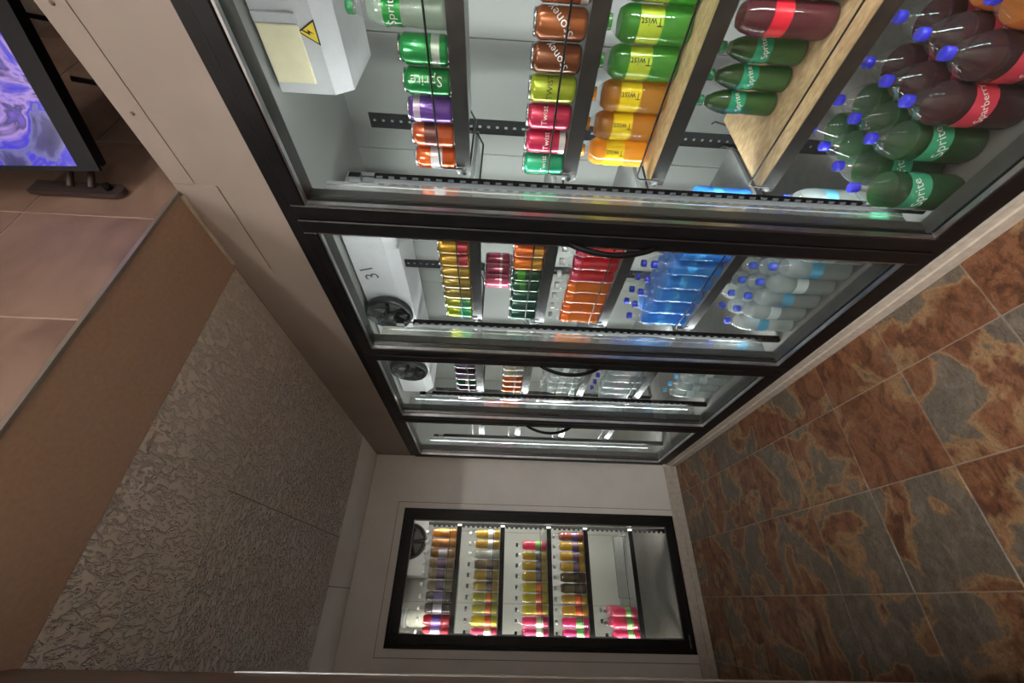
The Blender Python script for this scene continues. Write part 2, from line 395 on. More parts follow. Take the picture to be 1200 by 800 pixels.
for i in range(-9, 6):
    xa = 0.494 + 0.3267*i; xb = xa+0.3267
    for j in range(-7, 3):
        za = ZC+0.006+0.336*j; zb = min(za+0.336, RZ)
        if j < 0 and xa > JX-0.02: continue
        if za < 0: za = 0.001
        x1 = JX-0.002 if (j < 0 and xb > JX) else xb
        if x1-xa < 0.03: continue
        wall_tile(xa+0.002, x1-0.002, za+0.002, zb-0.002)
structure('trim_5', 'edge_trim', (JX, 1.02, HY0-0.004, HY0+0.005, ZC-0.006, ZC+0.005))
structure('trim_6', 'bright_aluminium', (JX-0.004, JX+0.008, HY1-0.006, HY1+0.006, 0, 1.93))
structure('trim_8', 'terracotta_tile', (JX, JX+0.006, HY0+0.004, HY1-0.007, 0, ZC-0.002))
structure('trim_7', 'base_white', (W-0.009, W-0.001, HY0+0.01, HY1-0.02, ZC-0.012, ZC))
# ---------------------------------------------------------------- the shop room behind the camera
structure('wall_shop_left', 'room_wall', (-2.66, -2.6, -3.0, HY1, 0, RZ))
structure('wall_shop_back', 'room_wall', (-2.66, 2.36, -3.06, -3.0, 0, RZ))
structure('wall_shop_right', 'dark_wall', (2.30, 2.36, -3.0, HY0, ZC+0.12, RZ))
structure('ceiling_shop', 'room_wall', (-2.66, 2.36, -3.06, HY1, RZ, RZ+0.05))
structure('floor_cooler_roof', 'dark_wall', (W+0.07, 2.3, -3.0, HY0, CZ1_ROOF, ZC-0.002))
def panel_lamp(label, cx_, cy2, zc_, hx, hy, glow):
    l_ = thing('ceiling_lamp', label, 'lamp', (cx_, cy2, zc_), 'flush ceiling lamps')
    x0, x1, y0, y1 = cx_-hx, cx_+hx, cy2-hy, cy2+hy
    Part().box(x0, x1, y0, y0+0.03, zc_-0.05, zc_).box(x0, x1, y1-0.03, y1, zc_-0.05, zc_).box(x0, x0+0.03, y0+0.03, y1-0.03, zc_-0.05, zc_).box(x1-0.03, x1, y0+0.03, y1-0.03, zc_-0.05, zc_).build('frame', 'base_white', l_)
    box_obj('diffuser', glow, l_, x0+0.03, x1-0.03, y0+0.03, y1-0.03, zc_-0.045, zc_-0.035)
panel_lamp('flush square ceiling lamp over the shop floor, nearest the tiled wall', -1.2, 0.12, RZ, 0.4, 0.35, 'front_lamp_glow')
for xl, wd in ((-1.85, 'left'), (-0.98, 'middle'), (-0.11, 'right')):  # unseen back row, added as fill light for the aisle and end wall
    panel_lamp('added square fill lamp, out of view by the shop back wall, %s of three' % wd, xl, -2.5, RZ, 0.4, 0.35, 'back_fill_glow')

# ---------------------------------------------------------------- walk-in cooler shell
CZ0, CZ1, CXB, CYB = 0.10, 2.325, 2.25, 4.35
structure('floor_cooler', 'cooler_floor', (W+0.07, CXB, FY0-0.4, CYB, 0.0, CZ0), (-1.2, W+0.07, YEND+0.09, CYB, 0.0, CZ0))
structure('ceiling_cooler', 'cooler_white', (W+0.07, CXB, FY0-0.4, CYB, CZ1, CZ1+0.012), (-1.2, W+0.07, YEND+0.09, CYB, CZ1, CZ1+0.012))
wcb = structure('wall_cooler_back', 'seam_dark', (CXB+0.012, CXB+0.05, FY0-0.4, CYB+0.05, 0, CZ1))
y = FY0-0.4
while y < CYB-0.01:
    yb = min(y+0.59, CYB); box_obj('wall_panel', 'cooler_white', None, CXB, CXB+0.02, y+0.002, yb-0.002, CZ0, CZ1, under=wcb); y = yb
wce = structure('wall_cooler_end', 'seam_dark', (-1.2, CXB, CYB+0.012, CYB+0.05, 0, CZ1))
x = -1.2
while x < CXB-0.01:
    xb = min(x+0.59, CXB); box_obj('wall_panel', 'cooler_white', None, x+0.002, xb-0.002, CYB, CYB+0.02, CZ0, CZ1, under=wce); x = xb
structure('wall_cooler_near', 'cooler_white', (W+0.07, CXB+0.05, FY0-0.45, FY0-0.4, 0, CZ1))
structure('wall_cooler_left', 'cooler_white', (-1.25, -1.2, YEND+0.09, CYB+0.05, 0, CZ1))

# ---------------------------------------------------------------- cooler frame and doors
frame = thing('cooler_door_frame', 'long black metal frame holding four glass cooler doors on the right wall', 'door frame', (W, FY0, ZBOT))
box_obj('header_rail', 'black_frame', frame, W-0.004, W+0.045, FY0, FY1, GT+0.045, ZTOP, bevel=0.003)
box_obj('sill_rail', 'black_frame', frame, W-0.004, W+0.045, FY0, FY1, ZBOT, GB-0.048, bevel=0.003)
box_obj('end_stile', 'black_frame', frame, W-0.004, W+0.045, FY0, FY0+0.014, GB-0.048, GT+0.045)
box_obj('end_stile', 'black_frame', frame, W-0.004, W+0.045, FY1-0.012, FY1, GB-0.048, GT+0.045)
D0, D1_ = W+0.046, W+0.066
box_obj('head_reveal', 'reveal_grey', frame, D0-0.03, D1_, FY0+0.014, FY1-0.012, GT+0.003, GT+0.044)
box_obj('sill_reveal', 'reveal_grey', frame, D0-0.03, D1_, FY0+0.014, FY1-0.012, GB-0.047, GB-0.003)
DIV = [Y0+k*PITCH_D-(PITCH_D-GW)/2 for k in range(5)]
for k in range(5):
    yc = DIV[k]
    box_obj('mullion', 'reveal_grey', frame, W+0.034, D1_, yc-0.047, yc+0.047, GB-0.003, GT+0.003)
ORD = ['nearest', 'second', 'third', 'farthest']
def cooler_door(y0, y1, label, handle=True):
    d = thing('cooler_door', label, 'door', (W, y0-0.046, GB-0.046), 'glass cooler doors on the right wall')
    ya, yb, za, zb = y0-0.047, y1+0.047, GB-0.046, GT+0.043
    xa, xb = W-0.018, W+0.016
    box_obj('stile', 'black_frame', d, xa, xb, ya, y0, za, zb, bevel=0.003)
    box_obj('stile', 'black_frame', d, xa, xb, y1, yb, za, zb, bevel=0.003)
    box_obj('rail', 'black_frame', d, xa, xb, y0, y1, GT, zb, bevel=0.003)
    box_obj('rail', 'black_frame', d, xa, xb, y0, y1, za, GB, bevel=0.003)
    box_obj('glass_pane', 'door_glass', d, W+0.001, W+0.006, y0, y1, GB, GT)
    t_ = 0.006
    bead = Part()
    for a in ((y0, y0+t_, GB, GT), (y1-t_, y1, GB, GT), (y0+t_, y1-t_, GT-t_, GT), (y0+t_, y1-t_, GB, GB+t_)):
        bead.box(W-0.014, W+0.0005, *a)
    bead.build('glazing_bead', 'bright_aluminium', d)
    gk = Part().box(W+0.016, W+0.033, ya+0.006, y0-0.008, za+.006, zb-.006).box(W+0.016, W+0.033, y1+0.008, yb-0.006, za+.006, zb-.006)
    gk.build('gasket', 'plastic_black', d)
    if handle:
        pts = []
        for i in range(13):
            u = i/12; pts.append((xa - 0.042*math.sin(math.pi*u)**0.8 + 0.002, y0-0.012, 0.97+0.27*u))
        h = Part().tube(pts, 0.009, 8).build('handle', 'plastic_black', d)
    return d
for k in range(4):
    cooler_door(Y0+k*PITCH_D, Y0+k*PITCH_D+GW, '%s framed glass cooler door on the right wall%s' % (['nearest black', 'second black', 'third black', 'farthest narrow-looking black'][k], ['', ', beside the nearest door', ', between second and farthest doors', ' beside the end wall'][k]))
# end wall door
EG0, EG1, EGZ0, EGZ1 = -0.1866, 0.4785, 0.172, 1.988
ef = thing('cooler_door_frame', 'single black cooler door frame set in the end wall', 'door frame', (EX0, YEND, EZ0))
Part().box(EX0, EX0+0.02, YEND-0.012, YEND+0.05, EZ0, EZ1).box(EX1-0.02, EX1, YEND-0.012, YEND+0.05, EZ0, EZ1).box(EX0+0.02, EX1-0.02, YEND-0.012, YEND+0.05, EZ1-0.02, EZ1).box(EX0+0.02, EX1-0.02, YEND-0.012, YEND+0.05, EZ0, EZ0+0.02).build('frame', 'black_frame', ef)
for xa, xb in ((EX0+0.02, EG0-0.004), (EG1+0.004, EX1-0.02)):
    box_obj('jamb_reveal', 'reveal_grey', ef, xa, xb, YEND+0.034, YEND+0.085, EZ0+0.02, EZ1-0.02)
ed = thing('cooler_door', 'lone black framed glass cooler door in the end wall', 'door', (EX0+0.022, YEND, EZ0+0.022))
xa, xb, za, zb = EX0+0.021, EX1-0.021, EZ0+0.021, EZ1-0.021
ya, yb = YEND-0.02, YEND+0.014
box_obj('stile', 'black_frame', ed, xa, EG0, ya, yb, za, zb, bevel=0.003); box_obj('stile', 'black_frame', ed, EG1, xb, ya, yb, za, zb, bevel=0.003)
box_obj('rail', 'black_frame', ed, EG0, EG1, ya, yb, EGZ1, zb, bevel=0.003); box_obj('rail', 'black_frame', ed, EG0, EG1, ya, yb, za, EGZ0, bevel=0.003)
box_obj('glass_pane', 'door_glass', ed, EG0, EG1, YEND+0.001, YEND+0.006, EGZ0, EGZ1)
t_ = 0.004
Part().box(EG0, EG0+t_, YEND-0.012, YEND, EGZ0, EGZ1).box(EG1-t_, EG1, YEND-0.012, YEND, EGZ0, EGZ1).box(EG0+t_, EG1-t_, YEND-0.012, YEND, EGZ1-t_, EGZ1).box(EG0+t_, EG1-t_, YEND-0.012, YEND, EGZ0, EGZ0+t_).build('glazing_bead', 'reveal_grey', ed)
box_obj('closer_rod', 'bright_aluminium', ed, EX0+0.03, EX0+0.10, ya-0.004, ya-0.0005, EZ0+0.035, EZ0+0.041)

# ---------------------------------------------------------------- strip lights on the mullions
MULN = ['before the nearest cooler door', 'between the nearest and second cooler doors', 'between the second and third cooler doors', 'between the third and farthest cooler doors', 'after the farthest cooler door']
for k in range(5):
    yc = DIV[k]
    t = thing('strip_light', 'tall white strip light on the mullion %s' % MULN[k], 'lamp', (D1_+0.001, yc, 0.19), 'strip lights inside the cooler')
    hw = 0.020
    Part().box(D1_+0.001, D1_+0.037, yc-0.036, yc+0.036, 0.19, 1.975).box(D1_+0.0371, D1_+0.051, yc-0.0385, yc-0.0365, 0.19, 1.975).box(D1_+0.0371, D1_+0.051, yc+0.0365, yc+0.0385, 0.19, 1.975).build('housing', 'lamp_housing', t)
    pr = Part(); xa_, xb_ = D1_+0.0375, D1_+0.056
    v = [pr.bm.verts.new(p) for p in ((xa_, yc-0.028, 0.22), (xb_, yc, 0.22), (xa_, yc+0.028, 0.22), (xa_, yc-0.028, 1.94), (xb_, yc, 1.94), (xa_, yc+0.028, 1.94))]
    for f in ((2, 1, 0), (3, 4, 5), (0, 1, 4, 3), (1, 2, 5, 4), (2, 0, 3, 5)): pr.bm.faces.new([v[i] for i in f])
    pr.build('diffuser', 'led_diffuser', t)
for xc, nm in ((EG0-0.045, 'left'), (EG1+0.045, 'right')):
    t = thing('strip_light', 'tall white strip light on the %s jamb inside the end wall cooler' % nm, 'lamp', (xc, YEND+0.086, 0.2), 'strip lights inside the cooler')
    box_obj('housing', 'lamp_housing', t, xc-0.02, xc+0.02, YEND+0.086, YEND+0.105, 0.2, 1.96)
    box_obj('diffuser', 'warm_led_diffuser', t, xc-0.017, xc+0.017, YEND+0.1055, YEND+0.110, 0.22, 1.94)

# ---------------------------------------------------------------- shelf posts
def slotted(pt, along, x0, x1, y0, y1, z0, z1, pitch=0.036):
    z = z0+0.02
    while z < z1-0.02:
        if along == 'y': pt.box(x0, x1, y0-0.009, y0, z, z+pitch*0.5)
        else: pt.box(x0, x1, y0-0.009, y0, z, z+pitch*0.5)
        z += pitch
def rear_post(root, x0, x1, yf, z0, z1, axis='y'):
    """flat black upright with a row of square holes, ladder style"""
    p = Part(); a, b = x0, x1; wdt = b-a; m1, m2 = a+wdt*0.40, a+wdt*0.60
    def bx(u0, u1, za, zb):
        if axis == 'y': p.box(yf, yf+0.004, u0, u1, za, zb)
        else: p.box(u0, u1, yf, yf+0.004, za, zb)
    bx(a, m1, z0, z1); bx(m2, b, z0, z1)
    z = z0
    while z < z1-0.001:
        bx(m1, m2, z, min(z+0.022, z1)); z += 0.033
    p.build('slotted_plate', 'post_steel', root)
PNM = ['before the nearest door', 'between nearest and second doors', 'between second and third doors', 'between third and farthest doors', 'past the farthest door']
for k in range(5):
    yc = DIV[k]-0.045
    t = thing('shelf_post', 'dark slotted front shelf post %s' % PNM[k], 'post', (1.08, yc, CZ0), 'slotted shelf posts in the cooler')
    box_obj('upright', 'post_steel', t, 1.065, 1.092, yc, yc+0.018, CZ0, 1.84)
    p = Part(); slotted(p, 'y', 1.066, 1.072, yc, yc, CZ0, 1.84); p.build('slot_teeth', 'post_steel', t)
    box_obj('top_hook', 'post_steel', t, 1.062, 1.085, yc-0.004, yc+0.016, 1.88, 1.915)
    box_obj('hook_stem', 'post_steel', t, 1.075, 1.08, yc+0.004, yc+0.009, 1.84, 1.88)
    t = thing('shelf_post', 'wide black perforated rear shelf post %s' % PNM[k], 'post', (1.50, yc, CZ0), 'perforated rear posts in the cooler')
    rear_post(t, DIV[k]-0.005, DIV[k]+0.05, 1.505, CZ0, 1.96)
for xc, nm in ((EG1-0.012, 'right'), (EG0-0.02, 'left')):
    t = thing('shelf_post', 'dark slotted shelf post at the %s side of the end wall cooler' % nm, 'post', (xc, YEND+0.14, CZ0), 'slotted shelf posts in the cooler')
    box_obj('upright', 'post_steel', t, xc, xc+0.02, YEND+0.14, YEND+0.155, CZ0, 1.90)
    p = Part(); z = CZ0+0.02
    while z < 1.88:
        p.box(xc-0.012, xc, YEND+0.140, YEND+0.146, z, z+0.018); z += 0.036
    p.build('slot_teeth', 'post_steel', t)

# ---------------------------------------------------------------- shelves
SHN = ['top', 'second', 'third', 'fourth', 'bottom']
DN = ['nearest door', 'second door', 'third door', 'farthest door']
def shelf(k, s, zt, board):
    ya, yb = Y0+k*PITCH_D-0.015, Y0+k*PITCH_D+0.648
    t = thing('cooler_shelf', '%s cooler shelf behind the %s, %s board with dark front lip' % (SHN[s], DN[k], 'plywood' if board == 'plywood' else 'grey steel'), 'shelf', (XS, ya, zt-0.042), 'shelves behind the right wall doors')
    box_obj('front_lip', 'lip_steel', t, XS, XS+0.004, ya, yb, zt-0.042, zt)
    box_obj('board', board, t, XS+0.005, 1.495, ya, yb, zt-0.014, zt-0.001)
    for yy in (ya, yb-0.004):
        yo = yy-0.004 if yy == ya else yy+0.009
        Part().tube([(XS+0.006, yo, zt-0.02), (XS+0.03, yo, zt-0.035), (1.40, yo, zt-0.035), (1.47, yo, zt-0.01), (1.49, yo, zt+0.03), (1.475, yo, zt+0.045)], 0.0035, 6).build('side_bracket', 'wire_dark', t)
    zw = zt+0.047; xw = XS-0.006
    pts = [(xw, ya+0.02, zt-0.02), (xw, ya+0.02, zw-0.012), (xw, ya+0.025, zw-0.003), (xw, ya+0.034, zw), (xw, yb-0.034, zw), (xw, yb-0.025, zw-0.003), (xw, yb-0.02, zw-0.012), (xw, yb-0.02, zt-0.02)]
    Part().tube(pts, 0.0028, 6).build('guard_wire', 'wire_dark', t)
LEV = [[1.588, 1.268, 0.998, 0.652], [1.562, 1.278, 0.985, 0.576], [1.562, 1.288, 0.946, 0.586], [1.562, 1.288, 0.946, 0.586]]
for k in range(4):
    for s in range(4):
        shelf(k, s, LEV[k][s], 'plywood' if (k == 0 and s >= 2) else 'board_grey')
ELEV = [1.685, 1.365, 1.02, 0.745, 0.405]; EY = YEND+0.135
for s, zt in enumerate(ELEV):
    xa, xb = EG0-0.03, EG1-0.016
    t = thing('cooler_shelf', '%s shelf of the end wall cooler with dark front lip' % SHN[s], 'shelf', (xa, EY, zt-0.03), 'shelves of the end wall cooler')
    box_obj('front_lip', 'post_steel', t, xa, xb, EY-0.004, EY, zt-0.032, zt)
    box_obj('board', 'board_grey', t, xa, xb, EY+0.001, EY+0.42, zt-0.012, zt-0.001)
    box_obj('bracket_end', 'print_white', t, xb+0.001, xb+0.012, EY-0.006, EY+0.004, zt-0.03, zt)
    pts = [(xb-0.004, EY-0.008, zt-0.01), (xb-0.004, EY-0.008, zt+0.05), (xa+0.02, EY-0.008, zt+0.05), (xa+0.02, EY-0.008, zt-0.01)]
    Part().tube(pts, 0.0022, 5).build('guard_wire', 'wire_dark', t)
    if s == 4:
        Part().tube([(xb-0.03, EY+0.074, zt), (xb-0.03, EY+0.074, zt+0.10), (xa+0.25, EY+0.074, zt+0.10), (xa+0.25, EY+0.074, zt)], 0.0022, 5).build('divider_wire', 'wire_dark', t)

# ---------------------------------------------------------------- drinks
MC = {}
def cached(key, fn):
    if key not in MC: MC[key] = fn()
    return MC[key]
def lathe_mesh(key, prof, mat, seg=18, cap=True):
    def f():
        bm = bmesh.new(); lathe_bm(bm, prof, seg, cap=cap); return to_mesh(bm, key if isinstance(key, str) else key[0], mat)
    return cached((key, mat if isinstance(mat, str) else mat.name), f)
def can(loc, body, label, group, band=None, top=None, text=None, rot=0.0, r=0.033, h=0.122):
    """body/band/top are sRGB tuples; text = (word, size, tilt, z)"""
    root = thing('drink_can', label, 'can', loc, group, (0, 0, rot))
    k = r/0.033; q = h/0.122
    b = add('body', lathe_mesh(('body', r, h), [(0.0235*k, 0.002), (0.0285*k, 0.0025*q), (r, 0.011*q), (r, 0.106*q), (0.0275*k, 0.117*q)], paint(body)), root)
    add('base', lathe_mesh(('base', r, h), [(0.019*k, 0.003), (0.0225*k, 0.0), (0.0245*k, 0.0005), (0.0285*k, 0.0028*q)], 'can_metal'), root)
    add('lid', lathe_mesh(('lid', r, h), [(0.0277*k, 0.1165*q), (0.0285*k, 0.119*q), (0.0282*k, h), (0.0265*k, h), (0.0255*k, 0.1175*q), (0.0, 0.1175*q)], 'can_metal'), root)
    if band: add('colour_band', lathe_mesh(('colour_band', r, h, band[1], band[2]), [(r+0.0003, h*band[1]), (r+0.0003, h*band[2])], paint(band[0]), cap=False), b)
    if text: add('lettering', text_mesh(text[0], text[1], text[2], r+0.0007, h*text[3], text[4] if len(text) > 4 else 'print_white'), b)
    return root
PROF = {  # radius, height -> profile of shell (r fraction, z fraction)
 'large': (0.054, 0.298, [(0.70, 0.0), (0.93, 0.012), (1.0, 0.05), (1.0, 0.30), (0.965, 0.33), (0.965, 0.56), (1.0, 0.59), (0.98, 0.68), (0.86, 0.77), (0.62, 0.86), (0.36, 0.925), (0.25, 0.95), (0.25, 0.965)]),
 'litre': (0.0405, 0.262, [(0.72, 0.0), (0.95, 0.015), (1.0, 0.05), (1.0, 0.20), (0.93, 0.25), (1.0, 0.31), (0.95, 0.36), (0.95, 0.58), (1.0, 0.62), (0.97, 0.72), (0.80, 0.82), (0.52, 0.90), (0.34, 0.945), (0.33, 0.965)]),
 'small': (0.0325, 0.222, [(0.72, 0.0), (0.95, 0.015), (1.0, 0.06), (0.98, 0.30), (0.92, 0.36), (0.94, 0.58), (1.0, 0.62), (0.96, 0.70), (0.74, 0.81), (0.48, 0.89), (0.38, 0.93), (0.38, 0.955)]),
 'round': (0.0420, 0.205, [(0.72, 0.0), (0.95, 0.018), (1.0, 0.06), (1.0, 0.30), (0.94, 0.36), (0.94, 0.66), (1.0, 0.70), (0.93, 0.79), (0.70, 0.87), (0.42, 0.93), (0.36, 0.965)]),
 'water': (0.0430, 0.292, [(0.72, 0.0), (0.95, 0.015), (1.0, 0.04), (1.0, 0.12), (0.96, 0.15), (1.0, 0.18), (0.96, 0.24), (1.0, 0.30), (0.96, 0.36), (0.97, 0.58), (1.0, 0.63), (0.92, 0.75), (0.66, 0.85), (0.38, 0.925), (0.31, 0.945), (0.31, 0.965)]),
}
def clip_prof(pr, z0, z1, scale, hmax, rmax):
    out = []
    pts = [(a*rmax*scale, b*hmax) for a, b in pr]
    def at(z):
        for (r0, a), (r1, b) in zip(pts, pts[1:]):
            if a <= z <= b: return r0+(r1-r0)*(z-a)/(b-a+1e-9)
        return pts[-1][0]
    out.append((at(z0), z0)); out += [(r_, z) for r_, z in pts if z0 < z < z1]; out.append((at(z1), z1))
    return out
def bottle(loc, kind, fill, label, group, cap=(60, 60, 210), sticker=None, level=0.82, zone=(0.36, 0.57), text=None, rot=0.0, lean=None):
    R, H, pr = PROF[kind]
    root = thing('drink_bottle', label, 'bottle', loc, group, (lean or 0, 0, rot))
    shell = add('shell', lathe_mesh(('shell', kind), clip_prof(pr, 0.0, 0.965*H, 1.0, H, R), 'pet_clear', 18), root)
    mat = 'water_fill' if fill is None else drink(fill)
    add('drink', lathe_mesh(('drink', kind, level), clip_prof(pr, 0.004, level*H, 0.975, H, R), mat, 18), root)
    rc = pr[-1][0]*R
    add('cap', lathe_mesh(('cap', kind), [(rc*1.12, 0.955*H), (rc*1.16, 0.96*H), (rc*1.14, 1.02*H), (rc*0.95, 1.03*H), (0, 1.03*H)], paint(cap, 0.0), 14), root)
    if sticker:
        z0, z1 = zone
        st = add('label_sleeve', lathe_mesh(('label_sleeve', kind, zone), [(r_+0.0008, z) for r_, z in clip_prof(pr, z0*H, z1*H, 1.0, H, R)], paint(sticker, 0.0), 18, cap=False), root)
        if text:
            rr = max(r_ for r_, z in clip_prof(pr, z0*H, z1*H, 1.0, H, R))+0.0016
            add('lettering', text_mesh(text[0], text[1], text[2], rr, H*(z0+z1)/2, text[3] if len(text) > 3 else 'print_white'), st)
    return root
NTH = ['first', 'second', 'third', 'fourth', 'fifth', 'sixth', 'seventh', 'eighth', 'ninth', 'tenth', 'eleventh', 'twelfth']
def lab(desc, i, s, k, extra=''):
    return '%s, %s from far end, %s shelf, %s%s' % (desc, NTH[i], SHN[s], DN[k], extra)
GR = (28, 150, 74); CR = (206, 42, 86); BRN = (150, 84, 44); LIME = (176, 196, 50); TEAL = (46, 190, 140)
FX = XS + 0.036
def face(x, y):    # turn a thing's -X side towards the aisle in front of it
    return 0.0
# -- nearest door, top shelf
z = LEV[0][0]
cans = [('orange drink can with white and blue print', (222, 96, 36), ((236, 232, 240), 0.34, 0.62), None),
        ('rust orange drink can with dark centre', (205, 92, 46), ((112, 60, 58), 0.40, 0.7), None),
        ('purple and silver drink can', (112, 70, 168), ((214, 196, 222), 0.72, 0.86), None),
        ('green drink can with white script running upward', GR, None, ('Sprite', 0.034, math.pi/2, 0.5)),
        ('plain green drink can with small barcode', (34, 160, 82), ((206, 220, 210), 0.18, 0.34), None)]
for i, (d, c, bd, tx) in enumerate(cans):
    can((FX, 0.722-0.0705*i, z), c, lab(d, i, 0, 0), 'cans on the top shelf, nearest door', bd, text=tx, rot=0.45 if i != 4 else 1.7)
for i in range(4):
    bottle((FX+0.002, 0.366-0.07*i, z), 'small', (205, 225, 210), lab('clear soda bottle with green label and cap', 5+i, 0, 0), 'clear soda bottles on the top shelf', (40, 150, 90), (30, 160, 70), 0.80, (0.46, 0.64), ('Sprite', 0.026, 0), rot=0.3)
# -- nearest door, second shelf
z = LEV[0][1]
cans = [('teal green drink can', TEAL, ('Twist', 0.022, 0, 0.5, 'print_white')), ('crimson drink can with white label patch', CR, ('Twist', 0.022, 0, 0.5, 'print_white')), ('crimson drink can', (212, 50, 92), ('Twist', 0.022, 0, 0.6, 'print_white')),
        ('lime green drink can', LIME, ('TWIST', 0.020, 0, 0.56, 'ink_black')), ('dark brown soda can with slanted lettering', (128, 70, 40), ('Stoney', 0.027, 0.7, 0.5, 'print_white')), ('copper brown soda can with large slanted lettering', (172, 98, 52), ('Stoney', 0.030, 0.7, 0.52, 'print_white')),
        ('copper brown soda can with barcode', (180, 96, 50), ('Stoney', 0.030, 0.7, 0.5, 'print_white')), ('copper brown soda can', (176, 94, 50), None), ('copper brown soda can', (172, 90, 48), None)]
for i, (d, c, tx) in enumerate(cans):
    can((FX, 0.722-0.0705*i, z), c, lab(d, i, 1, 0), 'cans on the second shelf, nearest door', ((222, 222, 226), 0.06, 0.2) if i in (1, 6) else None, text=tx, rot=0.5)
# -- nearest door, third shelf: big bottles set back
z = LEV[0][2]
for i in range(8):
    org = i < 3
    bottle((1.215, 0.728-0.0845*i, z), 'round', (238, 168, 30) if org else (92, 190, 62), lab('amber orange soft drink bottle with yellow label' if org else 'bright green soft drink bottle with yellow label', i, 2, 0), 'litre bottles on the third shelf', (230, 140, 30) if org else (60, 160, 60), (246, 216, 30) if org else (186, 208, 60), 0.86, (0.37, 0.65), ('Twist', 0.024, 1.57, 'ink_black'), rot=0.45)
# -- nearest door, fourth shelf
z = LEV[0][3]
for i in range(3):
    bottle((1.265, 0.580-0.068*i, z), 'small', (58, 120, 44), lab('dark green soda bottle with teal label', i, 3, 0), 'small bottles on the plywood shelf', (40, 140, 90), (40, 160, 120), 0.9, (0.44, 0.64), ('Sprite', 0.022, 0.4), rot=0.45)
for i in range(3):
    bottle((1.225, 0.362-0.084*i, z), 'litre', (120, 28, 48), lab('dark red soft drink bottle with red label', 3+i, 3, 0), 'small bottles on the plywood shelf', (190, 40, 60), (226, 40, 62), 0.86, (0.44, 0.62), None, rot=0.45)
# -- nearest door, bottom: two-litre bottles
z = CZ0+0.001
rows = [(0.703, (1.060, 1.169, 1.278, 1.388), 'green'), (0.594, (1.135, 1.243, 1.352), 'green'), (0.485, (1.122, 1.232, 1.342), 'purple'), (0.376, (1.122, 1.232, 1.342), 'purple'), (0.267, (1.12, 1.23, 1.34), 'amber'), (0.157, (1.12, 1.23), 'amber')]
for li, (yy, xs, kind) in enumerate(rows):
    for ri, xx in enumerate(xs):
        fill = {'green': (40, 92, 44), 'purple': (78, 16, 34), 'amber': (196, 120, 24)}[kind]
        st = {'green': (70, 170, 128), 'purple': (226, 70, 92), 'amber': (226, 150, 40)}[kind]
        ds = {'green': 'large green soda bottle with blue cap', 'purple': 'large dark crimson soda bottle with blue cap', 'amber': 'large amber soda bottle with blue cap'}[kind]
        bottle((xx, yy, z), 'large', fill, '%s, %s lane, %s row back, bottom, nearest door' % (ds, NTH[li], NTH[ri]), 'large bottles on the bottom, nearest door', (58, 58, 222), st, 0.70 if kind != 'amber' else 0.78, (0.36, 0.56), ({'green': 'Sprite', 'purple': 'Sparberry', 'amber': ''}[kind], 0.038 if kind != 'purple' else 0.026, 0.45) if kind != 'amber' else None, rot=0.5)
# -- second door
YK = [Y0+k*PITCH_D for k in range(4)]
def row(k): return YK[k]+0.625
z = LEV[1][0]
cans = [('lime and green drink can', LIME, ((70, 200, 140), 0.1, 0.5)), ('yellow green drink can', (190, 200, 70), ((90, 190, 130), 0.1, 0.45)), ('olive gold drink can', (176, 156, 80), None), ('dull gold drink can', (186, 158, 76), None), ('bright gold drink can', (206, 170, 70), None),
        ('gold drink can with red foot', (204, 160, 50), ((190, 60, 70), 0.08, 0.42)), ('gold and red drink can', (206, 158, 46), ((196, 62, 74), 0.08, 0.42)), ('pale blue drink can', (110, 176, 220), ((60, 110, 170), 0.4, 0.6)), ('sky blue drink can', (120, 186, 226), None)]
for i, (d, c, bd) in enumerate(cans):
    can((FX, row(1)-0.008-0.0668*i, z), c, lab(d, i, 0, 1), 'cans on the top shelf, second door', bd, rot=0.7)
z = LEV[1][1]
cans = [('dark green drink can', (44, 96, 84), None)]*3 + [('deep green drink can', (40, 90, 70), ((80, 150, 70), 0.5, 0.7)), ('leaf green topped dark drink can', (46, 96, 70), ((90, 170, 60), 0.55, 0.8)),
        ('orange drink can with dark mark', (232, 120, 40), ((210, 160, 60), 0.08, 0.4)), ('orange and gold drink can', (232, 112, 50), ((206, 150, 60), 0.08, 0.4)), ('rose pink drink can', (214, 96, 128), None), ('pink drink can', (222, 110, 140), None)]
for i, (d, c, bd) in enumerate(cans):
    can((FX, row(1)-0.008-0.0668*i, z), c, lab(d, i, 1, 1), 'cans on the second shelf, second door', bd, rot=0.7)
# a second layer standing on cans further back
for j in range(3):
    for lay in range(2):
        can((1.30+0.072*j, row(1)-0.02, z+0.1235*lay), (222, 92, 124), 'pink drink can, %s, %s back behind dark green cans, second shelf, second door' % (['lower', 'stacked on top'][lay], NTH[j]), 'stacked pink cans', ((240, 190, 200), 0.3, 0.4), rot=0.7)
    for lay in range(2):
        can((1.30+0.072*j, row(1)-0.36, z+0.1235*lay), (90, 150, 90), 'grey green drink can, %s, %s back behind front cans, second shelf, second door' % (['lower', 'stacked on top'][lay], NTH[j]), 'stacked green cans', ((200, 205, 200), 0.55, 0.7), rot=0.7)
z = LEV[1][2]
for i in range(9):
    f, st, ds = ((240, 140, 30), (244, 120, 40), 'orange soft drink bottle with pale cap') if i < 4 else ((220, 40, 60), (200, 60, 90), 'red soft drink bottle with pale cap') if i < 7 else (None, (210, 205, 206), 'clear drink bottle with pale cap')
    bottle((FX+0.004, row(1)-0.07*i, z), 'small', f, lab(ds, i, 2, 1), 'small bottles on the third shelf, second door', (225, 225, 225), st, 0.66, (0.66, 0.78), rot=0.7)
z = LEV[1][3]
